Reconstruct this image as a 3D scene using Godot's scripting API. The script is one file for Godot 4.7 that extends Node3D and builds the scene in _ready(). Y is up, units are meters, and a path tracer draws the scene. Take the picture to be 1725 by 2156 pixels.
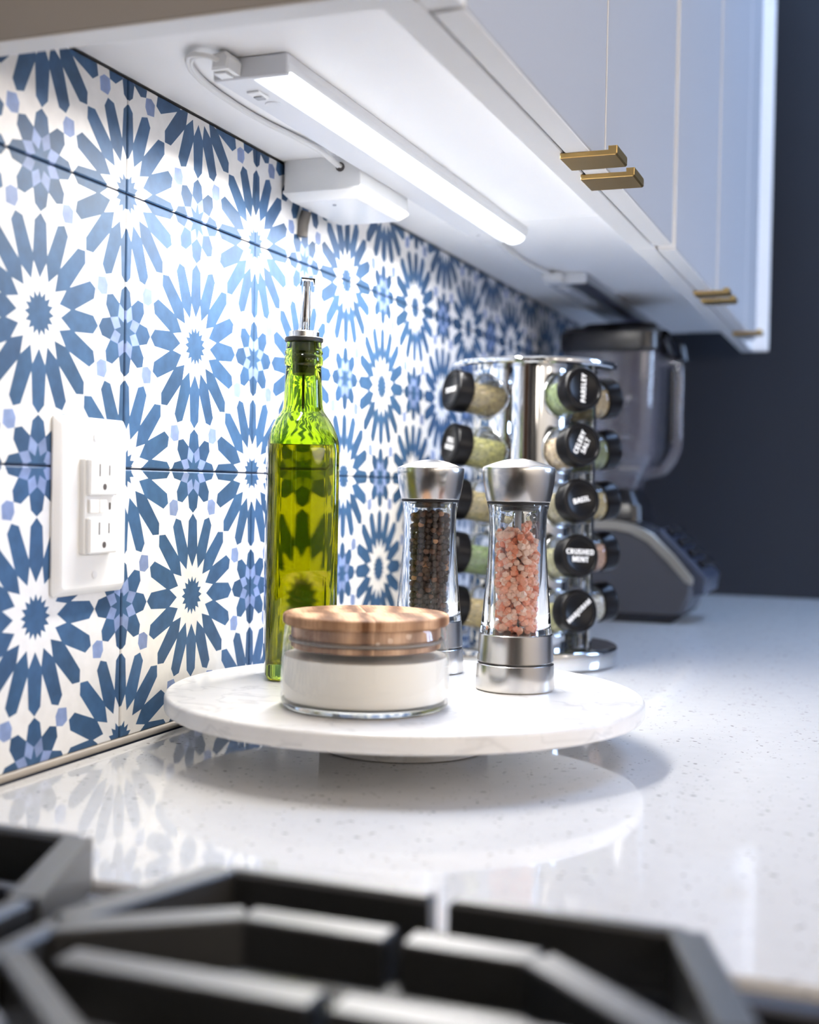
extends Node3D
# A kitchen counter under wall cabinets: patterned tiles on the left, a marble turntable, a spice rack and a blender.
# Axes: x from the tiled wall into the room, y up, z towards the camera. CY is the height of the worktop.
const CY := 0.914
const T := 0.2032                       # side of a wall tile
const ROW := CY + 0.4104                # height of the upper horizontal joint
const TT := CY + 0.043                  # top of the turntable
const SILL := CY + 0.4574               # lower edge of the wall cabinets
const UNDER := CY + 0.4959              # recessed underside of the wall cabinets
const BACK := -1.70                     # wall at the end of the worktop
var M := {}
var rng := RandomNumberGenerator.new()
var used := {}

# ---------------------------------------------------------------- naming
func numbered(n: String) -> String:
	if not used.has(n):
		used[n] = 0
		return n
	used[n] += 1
	return "%s_%03d" % [n, used[n]]

func tag(o: Node3D, label := "", category := "", group := "", kind := "") -> Node3D:
	if label: o.set_meta("label", label)
	if category: o.set_meta("category", category)
	if group: o.set_meta("group", group)
	if kind: o.set_meta("kind", kind)
	return o

func thing(n: String, label: String, category: String, at := Vector3.ZERO, turn := 0.0, group := "") -> Node3D:
	var o := Node3D.new()
	o.name = numbered(n)
	add_child(o)
	o.position = at
	o.rotation.y = turn
	return tag(o, label, category, group)

func structure(n: String, at := Vector3.ZERO) -> Node3D:
	var o := Node3D.new()
	o.name = n
	add_child(o)
	o.position = at
	return tag(o, "", "", "", "structure")

func part(n: String, mesh: Mesh, m: Material, parent: Node3D, at := Vector3.ZERO, turn := 0.0) -> MeshInstance3D:
	var o := MeshInstance3D.new()
	o.name = n
	o.mesh = mesh
	o.material_override = m
	o.position = at
	o.rotation.y = turn
	parent.add_child(o, true)
	return o

# ---------------------------------------------------------------- materials
func mat(n: String, c: Color, rough := 0.5, metal := 0.0, spec := 0.5) -> StandardMaterial3D:
	var m := StandardMaterial3D.new()
	m.resource_name = n
	m.albedo_color = c
	m.roughness = rough
	m.metallic = metal
	m.metallic_specular = spec
	M[n] = m
	return m

func glass(n: String, c: Color, alpha := 0.0, rough := 0.0) -> StandardMaterial3D:
	var m := mat(n, Color(c.r, c.g, c.b, alpha), rough)
	m.refraction_enabled = true
	m.refraction_scale = 0.05
	return m

func pane(n: String, c: Color, alpha: float, rough := 0.02) -> StandardMaterial3D:
	var m := mat(n, Color(c.r, c.g, c.b, alpha), rough)
	m.transparency = BaseMaterial3D.TRANSPARENCY_ALPHA
	return m

func srgb(r: float, g: float, b: float) -> Color:
	return Color(r / 255.0, g / 255.0, b / 255.0)

func noise(freq: float, seed_ := 1, octaves := 3) -> FastNoiseLite:
	var f := FastNoiseLite.new()
	f.seed = seed_
	f.frequency = freq
	f.fractal_octaves = octaves
	f.noise_type = FastNoiseLite.TYPE_SIMPLEX_SMOOTH
	return f

func tex(img: Image) -> ImageTexture:
	return ImageTexture.create_from_image(img)

func fill_poly(img: Image, pts: PackedVector2Array, c: Color) -> void:
	var lo := 1e9
	var hi := -1e9
	for p in pts:
		lo = minf(lo, p.y)
		hi = maxf(hi, p.y)
	for y in range(maxi(0, ceili(lo - 0.5)), mini(img.get_height() - 1, floori(hi - 0.5)) + 1):
		var xs := []
		var yy := y + 0.5
		for i in pts.size():
			var a := pts[i]
			var b := pts[(i + 1) % pts.size()]
			if (a.y <= yy) != (b.y <= yy):
				xs.append(a.x + (b.x - a.x) * (yy - a.y) / (b.y - a.y))
		xs.sort()
		for k in range(0, xs.size() - 1, 2):
			var x0 := maxi(0, roundi(xs[k]))
			var x1 := mini(img.get_width(), roundi(xs[k + 1]))
			if x1 > x0:
				img.fill_rect(Rect2i(x0, y, x1 - x0, 1), c)

func pol(r: float, deg: float) -> Vector2:
	return Vector2(r * sin(deg_to_rad(deg)), r * cos(deg_to_rad(deg)))

func tile_print() -> ImageTexture:
	# sixteen-pointed stars in the middle and the corners, eight-petalled rosettes on the joints
	var n := 2048
	var img := Image.create(n, n, false, Image.FORMAT_RGB8)
	var white := srgb(236, 234, 232)
	var blue := srgb(60, 93, 130)
	var lilac := srgb(134, 152, 194)
	img.fill(white)
	var r := RandomNumberGenerator.new()
	r.seed = 7
	var tone := func(c: Color) -> Color:
		var k := r.randf_range(0.93, 1.06)
		return Color(c.r * k, c.g * k, c.b * k)
	var draw := func(at: Vector2, pts: Array, c: Color):
		var q := PackedVector2Array()
		for p in pts:
			q.append(Vector2((at.x + p.x + 0.5) * n, (0.5 - at.y - p.y) * n))
		fill_poly(img, q, c)
	for at in [Vector2(0, 0), Vector2(-0.5, -0.5), Vector2(0.5, -0.5), Vector2(-0.5, 0.5), Vector2(0.5, 0.5)]:
		for k in 16:
			var a := k * 22.5
			var along := [0.300, 0.3145, 0.3215, 0.3145][k % 4] as float
			var tip := [0.329, 0.337, 0.351, 0.337][k % 4] as float
			var d := pol(1, a)
			var s := Vector2(d.y, -d.x)
			draw.call(at, [d * 0.115, pol(0.172, a + 11.3), pol(0.195, a + 11.3), d * along + s * 0.0315, d * tip, d * along - s * 0.0315, pol(0.195, a - 11.3), pol(0.172, a - 11.3)], tone.call(blue))
		var star := []
		for k in 32:
			star.append(pol(0.077 if k % 2 == 0 else 0.0545, k * 11.25))
		draw.call(at, star, blue)
	for at in [Vector2(0, 0.5), Vector2(0, -0.5), Vector2(0.5, 0), Vector2(-0.5, 0)]:
		var inner := []
		for k in 16:
			inner.append(pol(0.070 if k % 2 == 0 else 0.034, k * 22.5))
		draw.call(at, inner, tone.call(blue))
		for k in 8:
			var a := k * 45.0
			var d := pol(1, a)
			var s := Vector2(d.y, -d.x)
			draw.call(at, [d * 0.168, d * 0.147 + s * 0.0305, pol(0.105, a + 22.5), d * 0.069, pol(0.105, a - 22.5), d * 0.147 - s * 0.0305], tone.call(srgb(55, 87, 123)))
			draw.call(at, [pol(0.070, a), pol(0.105, a + 22.5), pol(0.070, a + 45), pol(0.034, a + 22.5)], tone.call(lilac))
		for k in 4:
			var hx := []
			for p in [Vector2(0.119, 0.119), Vector2(0.1135, 0.1535), Vector2(0.129, 0.179), Vector2(0.1745, 0.1745), Vector2(0.179, 0.129), Vector2(0.1535, 0.1135)]:
				hx.append(p.rotated(k * PI / 2))
			draw.call(at, hx, tone.call(lilac))
	img.resize(1024, 1024, Image.INTERPOLATE_BILINEAR)
	var f := noise(0.012, 3, 4)
	for y in 1024:
		for x in 1024:
			var c := img.get_pixel(x, y)
			var k := 1.0 + 0.10 * f.get_noise_2d(x, y) * (1.0 if c.r < 0.7 else 0.25)
			img.set_pixel(x, y, Color(c.r * k, c.g * k, c.b * k))
	return tex(img)

func quartz_print() -> ImageTexture:
	var n := 1024
	var img := Image.create(n, n, false, Image.FORMAT_RGB8)
	var f := noise(0.02, 11, 4)
	for y in n:
		for x in n:
			var k := 0.84 + 0.012 * f.get_noise_2d(x, y)
			img.set_pixel(x, y, Color(k, k * 0.997, k * 0.992))
	var r := RandomNumberGenerator.new()
	r.seed = 5
	for i in 1500:
		var big := r.randf() < 0.22
		var a := r.randf_range(1.2, 3.0) if not big else r.randf_range(3.0, 6.5)
		var b := a * r.randf_range(0.3, 0.7)
		var c := Vector2(r.randf_range(8, n - 8), r.randf_range(8, n - 8))
		var q := PackedVector2Array()
		var t := r.randf_range(0, PI)
		for k in 7:
			q.append(c + Vector2(a * cos(k * TAU / 7), b * sin(k * TAU / 7)).rotated(t) * r.randf_range(0.75, 1.2))
		var g := r.randf_range(0.52, 0.72)
		fill_poly(img, q, Color(g, g * 0.98, g * 0.96))
	return tex(img)

func marble_print() -> ImageTexture:
	var n := 512
	var img := Image.create(n, n, false, Image.FORMAT_RGB8)
	var f := noise(0.006, 21, 5)
	var w := noise(0.01, 22, 3)
	for y in n:
		for x in n:
			var v := absf(f.get_noise_2d(x + 40 * w.get_noise_2d(x, y), y * 1.8))
			var k := 0.90 - 0.10 * maxf(0.0, 1.0 - v * 14.0) - 0.02 * w.get_noise_2d(x * 2, y * 2)
			img.set_pixel(x, y, Color(k, k * 0.99, k * 0.975))
	return tex(img)

func wood_print() -> ImageTexture:
	var n := 512
	var img := Image.create(n, n, false, Image.FORMAT_RGB8)
	var f := noise(0.004, 31, 4)
	var g := noise(0.05, 32, 3)
	var dark := srgb(104, 68, 42)
	var light := srgb(216, 174, 138)
	for y in n:
		for x in n:
			var v := x * 1.0 + 60.0 * f.get_noise_2d(x, y * 0.35)
			var band := 0.5 + 0.5 * sin(v * 0.062 + 2.0 * f.get_noise_2d(x * 0.6 + 300, y * 0.12))
			var k := clampf(pow(band, 0.9) * 0.98 - 0.02 + 0.24 * g.get_noise_2d(x * 2.2, y * 0.12), 0, 1)
			img.set_pixel(x, y, dark.lerp(light, k))
	return tex(img)

func speck_print(seed_: int) -> ImageTexture:
	var n := 128
	var img := Image.create(n, n, false, Image.FORMAT_RGB8)
	var r := RandomNumberGenerator.new()
	r.seed = seed_
	img.fill(Color(0.78, 0.78, 0.78))
	for i in 900:
		var k := r.randf_range(0.32, 1.0)
		img.fill_rect(Rect2i(r.randi_range(0, n - 5), r.randi_range(0, n - 5), r.randi_range(2, 6), r.randi_range(2, 4)), Color(k, k, k * r.randf_range(0.85, 1.0)))
	return tex(img)

func materials() -> void:
	var t := tile_print()
	for k in 3:
		var m := mat("tile_%d" % k, [Color(1, 1, 1), Color(0.975, 0.985, 1.0), Color(0.99, 0.985, 0.97)][k], 0.5, 0, 0.4)
		m.albedo_texture = t
	mat("grout", srgb(46, 60, 84), 0.9)
	mat("caulk", srgb(164, 156, 146), 0.35)
	mat("plaster", srgb(200, 199, 198), 0.85)
	mat("grey_wall", srgb(126, 126, 128), 0.8)
	mat("navy", srgb(29, 33, 41), 0.75)
	mat("door_wood", srgb(96, 70, 52), 0.5)
	mat("ceiling_paint", srgb(232, 230, 226), 0.9)
	mat("floor_wood", srgb(120, 92, 68), 0.45)
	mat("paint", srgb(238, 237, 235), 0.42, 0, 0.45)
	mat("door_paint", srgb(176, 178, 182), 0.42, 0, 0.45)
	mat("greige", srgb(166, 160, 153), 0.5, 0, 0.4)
	mat("melamine", srgb(248, 247, 246), 0.5)
	mat("raw_edge", srgb(172, 140, 112), 0.8)
	mat("brass", Color(0.80, 0.67, 0.43), 0.32, 1)
	var q := mat("quartz", Color(1, 1, 1), 0.05, 0, 0.5)
	q.albedo_texture = quartz_print()
	q.uv1_triplanar = true
	q.uv1_world_triplanar = true
	q.uv1_scale = Vector3.ONE * 2.6
	var mb := mat("marble", Color(1, 1, 1), 0.3)
	mb.albedo_texture = marble_print()
	mb.uv1_triplanar = true
	mb.uv1_scale = Vector3.ONE * 3.0
	mat("lamp_plastic", srgb(226, 227, 230), 0.4)
	var d := mat("diffuser", Color(1, 1, 1), 0.5)
	d.emission_enabled = true
	d.emission = Color(0.95, 0.975, 1.0)
	d.emission_energy_multiplier = 3.0
	mat("diffuser_off", srgb(66, 70, 82), 0.3)
	mat("cord", srgb(232, 231, 229), 0.45)
	mat("white_plastic", srgb(236, 236, 235), 0.28)
	mat("slot", srgb(84, 78, 76), 0.6)
	mat("lamp_grey", srgb(170, 172, 176), 0.5)
	mat("conduit", srgb(92, 88, 84), 0.6)
	glass("bottle_glass", Color(0.62, 0.83, 0.24).linear_to_srgb() * Color(1, 1, 1))
	M.bottle_glass.albedo_color = Color(srgb(196, 220, 76), 0.0)
	glass("oil", srgb(234, 184, 16))
	mat("rubber", srgb(18, 18, 20), 0.45)
	var st := mat("steel", Color(0.84, 0.83, 0.82), 0.2, 1)
	st.anisotropy_enabled = true
	st.anisotropy = 0.75
	mat("chrome", Color(0.86, 0.87, 0.88), 0.05, 1)
	mat("steel_dark", srgb(60, 60, 62), 0.4, 0.6)
	glass("acrylic", Color(0.985, 0.99, 0.99))
	glass("clear_glass", Color(0.97, 0.985, 0.98))
	pane("jar_glass", Color(0.9, 0.93, 0.92), 0.06)
	pane("bowl_glass", Color(0.92, 0.95, 0.94), 0.05)
	mat("wax", srgb(236, 232, 222), 0.55)
	var wd := mat("wood", Color(1, 1, 1), 0.6, 0, 0.35)
	wd.albedo_texture = wood_print()
	wd.uv1_triplanar = true
	wd.uv1_scale = Vector3.ONE * 7.5
	mat("silicone", srgb(120, 108, 98), 0.4)
	mat("lid_black", srgb(13, 13, 16), 0.28, 0, 0.3)
	mat("print_white", srgb(240, 240, 240), 0.5)
	mat("pepper", Color(1, 1, 1), 0.7).vertex_color_use_as_albedo = true
	var sa := mat("salt", Color(1, 1, 1), 0.35)
	sa.vertex_color_use_as_albedo = true
	mat("blender_grey", srgb(66, 68, 76), 0.45)
	mat("blender_silver", Color(0.70, 0.68, 0.64), 0.32, 0.9)
	mat("blender_black", srgb(24, 25, 30), 0.25)
	mat("blender_button", srgb(52, 58, 74), 0.3)
	pane("smoky_plastic", srgb(120, 120, 132), 0.30, 0.05)
	var ir := mat("iron", srgb(10, 10, 11), 0.45, 0, 0.6)
	ir.clearcoat_enabled = true
	ir.clearcoat = 1.0
	ir.clearcoat_roughness = 0.42
	mat("aluminium", Color(0.74, 0.75, 0.78), 0.42, 0.75)
	mat("enamel", srgb(20, 20, 22), 0.25)
	mat("range_steel", Color(0.36, 0.37, 0.40), 0.38, 1)
	mat("burner", srgb(92, 92, 94), 0.45, 0.5)
	mat("frame_white", srgb(226, 226, 224), 0.5)
	pane("window_glass", Color(0.9, 0.95, 1.0), 0.03)
	var cl := mat("ceiling_lamp", Color(1, 1, 1), 0.5)
	cl.emission_enabled = true
	cl.emission = Color(1.0, 0.945, 0.88)
	cl.emission_energy_multiplier = 4.0

# ---------------------------------------------------------------- shapes
# every helper takes corners anticlockwise as seen from outside and hands them to Godot clockwise
func st_new() -> SurfaceTool:
	var st := SurfaceTool.new()
	st.begin(Mesh.PRIMITIVE_TRIANGLES)
	return st

func vert(st: SurfaceTool, p: Vector3, n: Vector3, uv := Vector2.ZERO) -> void:
	st.set_normal(n)
	st.set_uv(uv)
	st.add_vertex(p)

func face(st: SurfaceTool, pts: Array, uvs: Array = []) -> void:
	var n := Vector3.ZERO
	for i in range(1, pts.size() - 1):
		n += (pts[i] - pts[0]).cross(pts[i + 1] - pts[0])
	n = n.normalized()
	for i in range(1, pts.size() - 1):
		for k in [0, i + 1, i]:
			vert(st, pts[k], n, uvs[k] if uvs else Vector2.ZERO)

func quad_n(st: SurfaceTool, p: Array, n: Array, uv: Array) -> void:
	for k in [0, 2, 1, 0, 3, 2]:
		vert(st, p[k], n[k], uv[k])

func add_box(st: SurfaceTool, lo: Vector3, hi: Vector3, b := 0.001) -> void:
	# a box with chamfered edges
	b = minf(b, 0.45 * minf(hi.x - lo.x, minf(hi.y - lo.y, hi.z - lo.z)))
	var c := (lo + hi) / 2
	var h := (hi - lo) / 2
	for ax in 3:
		for s in [-1.0, 1.0]:
			var u := (ax + 1) % 3
			var v := (ax + 2) % 3
			var pts := []
			for q in [[-1, -1], [1, -1], [1, 1], [-1, 1]]:
				var p := Vector3.ZERO
				p[ax] = s * h[ax]
				p[u] = q[0] * (h[u] - b)
				p[v] = q[1] * (h[v] - b)
				pts.append(c + p)
			if s < 0: pts.reverse()
			face(st, pts)
	if b <= 0: return
	for ax in 3:                        # edges along ax
		var u := (ax + 1) % 3
		var v := (ax + 2) % 3
		for su in [-1.0, 1.0]:
			for sv in [-1.0, 1.0]:
				var pts := []
				for q in [[0, -1], [0, 1], [1, 1], [1, -1]]:
					var p := Vector3.ZERO
					p[ax] = q[1] * (h[ax] - b)
					p[u] = su * (h[u] - (b if q[0] else 0.0))
					p[v] = sv * (h[v] - (0.0 if q[0] else b))
					pts.append(c + p)
				if su * sv > 0: pts.reverse()
				face(st, pts)
	for sx in [-1.0, 1.0]:
		for sy in [-1.0, 1.0]:
			for sz in [-1.0, 1.0]:
				var pts := [c + Vector3(sx * h.x, sy * (h.y - b), sz * (h.z - b)), c + Vector3(sx * (h.x - b), sy * h.y, sz * (h.z - b)), c + Vector3(sx * (h.x - b), sy * (h.y - b), sz * h.z)]
				if sx * sy * sz < 0: pts.reverse()
				face(st, pts)

func box(lo: Vector3, hi: Vector3, b := 0.001) -> ArrayMesh:
	var st := st_new()
	add_box(st, lo, hi, b)
	return st.commit()

func add_lathe(st: SurfaceTool, prof: Array, segs := 64, x := Transform3D.IDENTITY, crease := 35.0) -> void:
	# prof: points (radius, height); going up along it, the outside lies on the right
	var n := prof.size() - 1
	var nor := []
	for i in n:
		var d: Vector2 = (prof[i + 1] - prof[i]).normalized()
		nor.append(Vector2(d.y, -d.x))
	var len_ := 0.0
	for i in n:
		var a: Vector2 = prof[i]
		var b: Vector2 = prof[i + 1]
		var na: Vector2 = nor[i]
		var nb: Vector2 = nor[i]
		if i > 0 and absf(nor[i].angle_to(nor[i - 1])) < deg_to_rad(crease): na = (nor[i] + nor[i - 1]).normalized()
		if i < n - 1 and absf(nor[i].angle_to(nor[i + 1])) < deg_to_rad(crease): nb = (nor[i] + nor[i + 1]).normalized()
		var l2 := len_ + (b - a).length()
		for k in segs:
			var p0 := k * TAU / segs
			var p1 := (k + 1) * TAU / segs
			var e0 := Vector3(sin(p0), 0, cos(p0))
			var e1 := Vector3(sin(p1), 0, cos(p1))
			var P := [e0 * a.x + Vector3(0, a.y, 0), e1 * a.x + Vector3(0, a.y, 0), e1 * b.x + Vector3(0, b.y, 0), e0 * b.x + Vector3(0, b.y, 0)]
			var N := [e0 * na.x + Vector3(0, na.y, 0), e1 * na.x + Vector3(0, na.y, 0), e1 * nb.x + Vector3(0, nb.y, 0), e0 * nb.x + Vector3(0, nb.y, 0)]
			var U := [Vector2(float(k) / segs, len_ * 8), Vector2(float(k + 1) / segs, len_ * 8), Vector2(float(k + 1) / segs, l2 * 8), Vector2(float(k) / segs, l2 * 8)]
			for j in 4:
				P[j] = x * P[j]
				N[j] = (x.basis * N[j]).normalized()
			if a.x < 1e-6:
				for j in [0, 3, 2]: vert(st, P[j], N[j], U[j])
			elif b.x < 1e-6:
				for j in [0, 2, 1]: vert(st, P[j], N[j], U[j])
			else:
				quad_n(st, P, N, U)
		len_ = l2

func lathe(prof: Array, segs := 64, x := Transform3D.IDENTITY, crease := 35.0) -> ArrayMesh:
	var st := st_new()
	add_lathe(st, prof, segs, x, crease)
	return st.commit()

func rounded(r: float, y0: float, y1: float, b: float, b2 := -1.0) -> Array:
	# the outline of a disc with rounded rims
	if b2 < 0: b2 = b
	var p := [Vector2(0, y0)]
	for k in 6:
		var a := k * PI / 10
		p.append(Vector2(r - b + b * sin(a), y0 + b - b * cos(a)))
	for k in 6:
		var a := k * PI / 10
		p.append(Vector2(r - b2 + b2 * cos(a), y1 - b2 + b2 * sin(a)))
	p.append(Vector2(0, y1))
	return p

func add_loft(st: SurfaceTool, rings: Array, cap0 := true, cap1 := true, crease := 40.0) -> void:
	# rings of equally many points, anticlockwise as seen from the far end, first to last
	var m: int = rings[0].size()
	var n := rings.size()
	var fn := []
	for i in n - 1:
		var row := []
		for k in m:
			var a: Vector3 = rings[i][k]
			var b: Vector3 = rings[i][(k + 1) % m]
			var c: Vector3 = rings[i + 1][(k + 1) % m]
			var d: Vector3 = rings[i + 1][k]
			row.append((c - a).cross(d - b).normalized())
		fn.append(row)
	var lim := cos(deg_to_rad(crease))
	var corner := func(i: int, k: int, di: int, dk: int) -> Vector3:
		var own: Vector3 = fn[i][k]
		var s := own
		var i2 := i + di
		var k2 := (k + dk + m) % m
		for q in [[i, k2], [i2, k], [i2, k2]]:
			if q[0] >= 0 and q[0] < n - 1:
				var o: Vector3 = fn[q[0]][q[1]]
				if o.dot(own) > lim: s += o
		return s.normalized()
	for i in n - 1:
		for k in m:
			var k1 := (k + 1) % m
			quad_n(st, [rings[i][k], rings[i][k1], rings[i + 1][k1], rings[i + 1][k]], [corner.call(i, k, -1, -1), corner.call(i, k, -1, 1), corner.call(i, k, 1, 1), corner.call(i, k, 1, -1)],
				[Vector2(float(k) / m, i), Vector2(float(k + 1) / m, i), Vector2(float(k + 1) / m, i + 1), Vector2(float(k) / m, i + 1)])
	if cap0:
		var c := Vector3.ZERO
		for p in rings[0]: c += p / m
		for k in m: face(st, [c, rings[0][(k + 1) % m], rings[0][k]])
	if cap1:
		var c := Vector3.ZERO
		for p in rings[n - 1]: c += p / m
		for k in m: face(st, [c, rings[n - 1][k], rings[n - 1][(k + 1) % m]])

func square_ring(half: float, cr: float, y: float, per := 10, flip := false, hz := -1.0) -> Array:
	# a level square (or hz: oblong) with round corners
	var out := []
	if hz < 0: hz = half
	for q in 4:
		var s := Vector2([1, -1, -1, 1][q], [1, 1, -1, -1][q])
		for k in per:
			var a := q * PI / 2 + (k + 0.5) * PI / 2 / per
			out.append(Vector3(s.x * (half - cr) + cr * cos(a), y, -(s.y * (hz - cr) + cr * sin(a))))
	if flip: out.reverse()
	return out

func tube(path: Array, r: float, sides := 10, closed := false) -> ArrayMesh:
	var st := st_new()
	var rings := []
	var up := Vector3(0.13, 0.97, 0.21).normalized()
	var n := path.size()
	for i in n:
		var d: Vector3 = (path[(i + 1) % n if closed else mini(i + 1, n - 1)] - path[(i - 1 + n) % n if closed else maxi(i - 1, 0)]).normalized()
		var s := d.cross(up).normalized()
		up = s.cross(d).normalized()
		var ring := []
		for k in sides:
			var a := k * TAU / sides
			ring.append(path[i] + (s * cos(a) - up * sin(a)) * r * -1.0)
		ring.reverse()
		rings.append(ring)
	if closed: rings.append(rings[0])
	add_loft(st, rings, not closed, not closed, 80)
	return st.commit()

func smooth(pts: Array, per := 8) -> Array:
	var out := []
	for i in pts.size() - 1:
		var a: Vector3 = pts[maxi(i - 1, 0)]
		var b: Vector3 = pts[i]
		var c: Vector3 = pts[i + 1]
		var d: Vector3 = pts[mini(i + 2, pts.size() - 1)]
		for k in per: out.append(b.cubic_interpolate(c, a, d, float(k) / per))
	out.append(pts[-1])
	return out

func prism(outline: Array, x: Transform3D, depth: float, b := 0.001) -> ArrayMesh:
	# outline anticlockwise in the local x/y plane, pulled out along local +z, with a small chamfer at both ends
	var st := st_new()
	var pts := PackedVector2Array()
	for p in outline: pts.append(p)
	var small := PackedVector2Array()
	var n := pts.size()
	for i in n:
		var e0 := (pts[i] - pts[(i - 1 + n) % n]).normalized()
		var e1 := (pts[(i + 1) % n] - pts[i]).normalized()
		var m := Vector2(-e0.y - e1.y, e0.x + e1.x)
		small.append(pts[i] + m / maxf(0.5, m.length_squared() / 2) * b)
	var rings := []
	for q in [[small, 0.0], [pts, b], [pts, depth - b], [small, depth]]:
		var ring := []
		for p in q[0]: ring.append(x * Vector3(p.x, p.y, q[1]))
		rings.append(ring)
	add_loft(st, rings, false, false, 25)
	var tri := Geometry2D.triangulate_polygon(small)
	for i in range(0, tri.size(), 3):
		var t := [small[tri[i]], small[tri[i + 1]], small[tri[i + 2]]]
		if (t[1] - t[0]).cross(t[2] - t[0]) < 0: t.reverse()
		var top := []
		var bot := []
		for p in t:
			top.append(x * Vector3(p.x, p.y, depth))
			bot.push_front(x * Vector3(p.x, p.y, 0))
		face(st, top)
		face(st, bot)
	return st.commit()

func bar(a: Vector2, b: Vector2, w: float, y0: float, y1: float, bev := 0.002) -> ArrayMesh:
	# an upright bar between two points of the (x, z) plane
	var d := (b - a).normalized()
	var s := Vector2(-d.y, d.x) * w / 2
	var st := st_new()
	var ring := func(ins: float, y: float) -> Array:
		var e := d * ins
		var t := s * (1 - ins * 2 / w)
		var out := []
		for p in [a + e + t, b - e + t, b - e - t, a + e - t]: out.append(Vector3(p.x, y, p.y))
		return out
	add_loft(st, [ring.call(bev, y0), ring.call(0.0, y0 + bev), ring.call(0.0, y1 - bev), ring.call(bev, y1)], true, true, 20)
	return st.commit()

func words(text: String, size: float, depth := 0.0004) -> TextMesh:
	var t := TextMesh.new()
	var f := SystemFont.new()
	f.font_names = PackedStringArray(["Droid Sans"])
	f.font_weight = 700
	t.font = f
	t.text = text
	t.font_size = 32
	t.pixel_size = size / 32.0
	t.depth = depth
	t.curve_step = 2.0
	return t

# ---------------------------------------------------------------- camera, light
func camera_and_light() -> void:
	var cam := Camera3D.new()
	cam.name = "camera"
	var at := CameraAttributesPhysical.new()
	at.frustum_focal_length = 29.82
	at.frustum_focus_distance = 1.02
	at.exposure_aperture = 2.9
	at.frustum_near = 0.02
	at.frustum_far = 60.0
	cam.attributes = at
	add_child(cam)
	cam.transform = Transform3D(Basis(Vector3.UP, 0.3617) * Basis(Vector3.RIGHT, -0.0197) * Basis(Vector3.BACK, 0.0179), Vector3(0.534, CY + 0.1974, 0.809))
	cam.current = true
	var sky := ProceduralSkyMaterial.new()
	sky.sky_top_color = Color(0.64, 0.76, 0.95)
	sky.sky_horizon_color = Color(0.80, 0.88, 1.0)
	sky.ground_bottom_color = Color(0.34, 0.38, 0.42)
	sky.ground_horizon_color = Color(0.60, 0.68, 0.78)
	sky.sky_energy_multiplier = 3.8
	sky.ground_energy_multiplier = 2.0
	sky.sun_angle_max = 0.0
	var s := Sky.new()
	s.sky_material = sky
	var env := Environment.new()
	env.background_mode = Environment.BG_SKY
	env.sky = s
	env.tonemap_mode = Environment.TONE_MAPPER_LINEAR
	env.tonemap_exposure = 1.05
	env.sdfgi_enabled = true
	env.ssao_enabled = true
	env.ssil_enabled = true
	var we := WorldEnvironment.new()
	we.name = "environment"
	we.environment = env
	add_child(we)

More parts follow.
